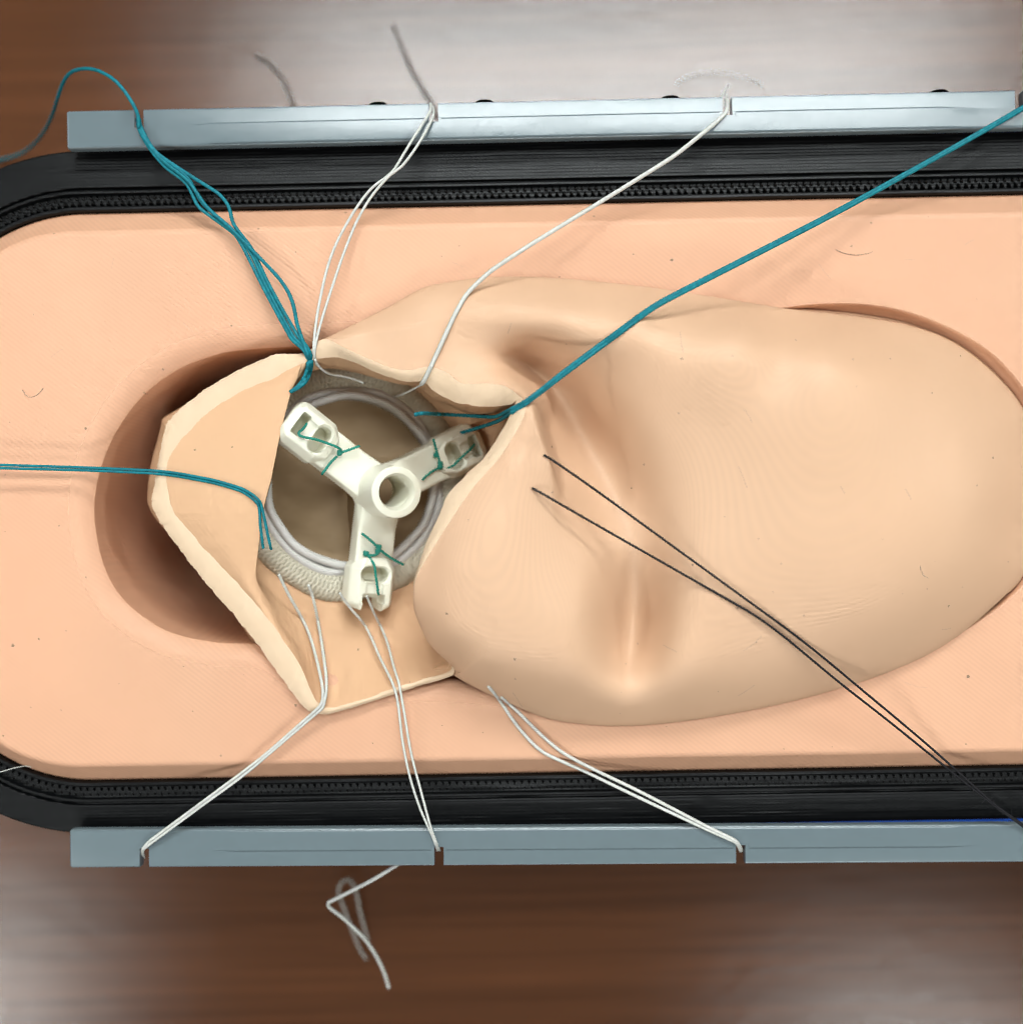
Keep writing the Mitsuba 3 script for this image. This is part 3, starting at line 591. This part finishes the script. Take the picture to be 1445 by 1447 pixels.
suture('white_suture_004', [
    [(690,970,.4), (706,990,.4), (722,1014,.4), (746,1044,.5), (776,1068,.4), (834,1094,-1), (900,1126,-1), (1000,1173,ZR+.3), (1036,1189,ZR+.2), (1046,1203,ZR-2)],
    [(708,985,.4), (724,999,.4), (764,1038,.6), (802,1068,.5), (850,1093,-.6), (900,1117,-.8), (1000,1169,ZR+.4), (1037,1187,ZR+.3), (1048,1202,ZR-2)]],
    .33, 'm_white', 'pair of white sutures coming out below the big lobe to the third lower notch')
suture('black_suture', [
    [(768,643,11.5), (780,650,12.5), (860,706,11.5), (945,768,12), (1040,837,12.2), (1140,911,9.5), (1220,977,6), (1300,1044,2.8), (1350,1088,1.4), (1400,1133,.3), (1448,1168,ZR+.2), (1480,1195,-2)],
    [(752,690,13.2), (765,697,13.4), (850,746,11.5), (950,803,11.5), (1050,860,11.5), (1110,902,10.2), (1190,968,7), (1270,1031,4), (1338,1086,1.6), (1398,1134,.2), (1446,1169,ZR+.2), (1480,1198,-2)]],
    .225, 'm_black', 'fine black suture pair crossing the big lobe towards the lower right corner', braid=.015)
# fuzzy twisted end of the black pair
fz = []
rng = np.random.default_rng(5)
for k in range(26):
    u = rng.uniform(0, 1); q = at(1308 + 130 * u, 1062 + 100 * u, 2.2 - 2.6 * u)
    dv = rng.normal(size=3); dv[2] *= .4; dv /= np.linalg.norm(dv)
    fz.append(tube(curve(np.array([q, q + dv * .5 + [0, 0, .1], q + dv * rng.uniform(.7, 1.3)]), n=6), .04, 5))
put('black_suture__frayed_fibre', join(*fz), 'm_black', smooth=True, kind='stuff')
suture('suture_tail', [[(563,1221,-6.8), (552,1228,-7), (522,1246,-8), (485,1265,-10), (465,1275,-11), (465,1282,-12), (490,1302,-15), (514,1326,-18), (536,1360,-22), (549,1396,-26)]],
       .40, 'm_white', 'bent loose white suture end hanging below the lower rail', single=True)
suture('suture_tail_001', [[(518,1356,-45), (506,1336,-44.6), (492,1300,-44), (480,1268,-43), (481,1250,-42.5), (490,1243,-42.5), (500,1252,-42.6), (509,1290,-43.6), (520,1330,-45.3)]],
       .42, 'm_pale', 'blurred white suture loop lying on the table behind the bent loose end', single=True)
suture('stray_thread', [[(362,78,-45.6), (380,88,-45.6), (397,108,-45.6), (410,136,-45.5), (420,175,-45.2)]], .5, 'm_stray', 'dark curved stray thread on the shiny table, left of the two above the rail', 'stray threads on the table', single=True)
suture('stray_thread_001', [[(556,36,-45.6), (570,72,-45.6), (584,104,-45.6), (603,134,-45.2), (620,165,-44)]], .5, 'm_stray', 'dark stray thread on the shiny table just above the second upper notch', 'stray threads on the table', single=True)
suture('stray_thread_002', [[(1018,150,-8), (1019,138,-7.5), (1024,128,-8), (1029,120,-10)], [(1023,150,-8), (1026,138,-8), (1021,128,-9)]], .22, 'm_white', 'short pale thread ends sticking up behind the third upper notch')
suture('stray_thread_003', [[(-40,1100,-2), (0,1091,-2.6), (18,1086,-3), (32,1083,-3.3), (44,1084,-3.6)]], .09, 'm_white', 'hair thin pale thread across the lower left corner of the black frame', single=True, braid=0)
suture('stray_thread_004', [[(955,118,-45.4), (985,104,-45), (1020,102,-44.6), (1050,108,-45), (1078,120,-45.5)]], .09, 'm_white', 'thin pale curled thread on the table above the third upper notch', single=True, braid=0)
for k in list(labels):
    if k.startswith('stray_thread') or k.startswith('suture_tail'): labels[k]['category'] = 'thread'
# a few fibres of lint on the pad
for i, (pl, lab) in enumerate(((((31, 550), (42, 561), (52, 558), (61, 548)), 'tiny curled lint fibre on the pad near the left edge'), (((1180, 352), (1205, 360), (1232, 356)), 'tiny lint fibre on the pad below the upper right rail'),
                               (((1300, 800), (1304, 812), (1312, 817)), 'tiny lint fibre on the right end of the big lobe'))):
    c = drape([(x, y, .12) for x, y in pl], .1)
    put('lint_fibre' + (f'_{i:03d}' if i else ''), tube(curve(P3(c), step=.15), .028, 6), 'm_stray', smooth=True, label=lab, cat='lint')
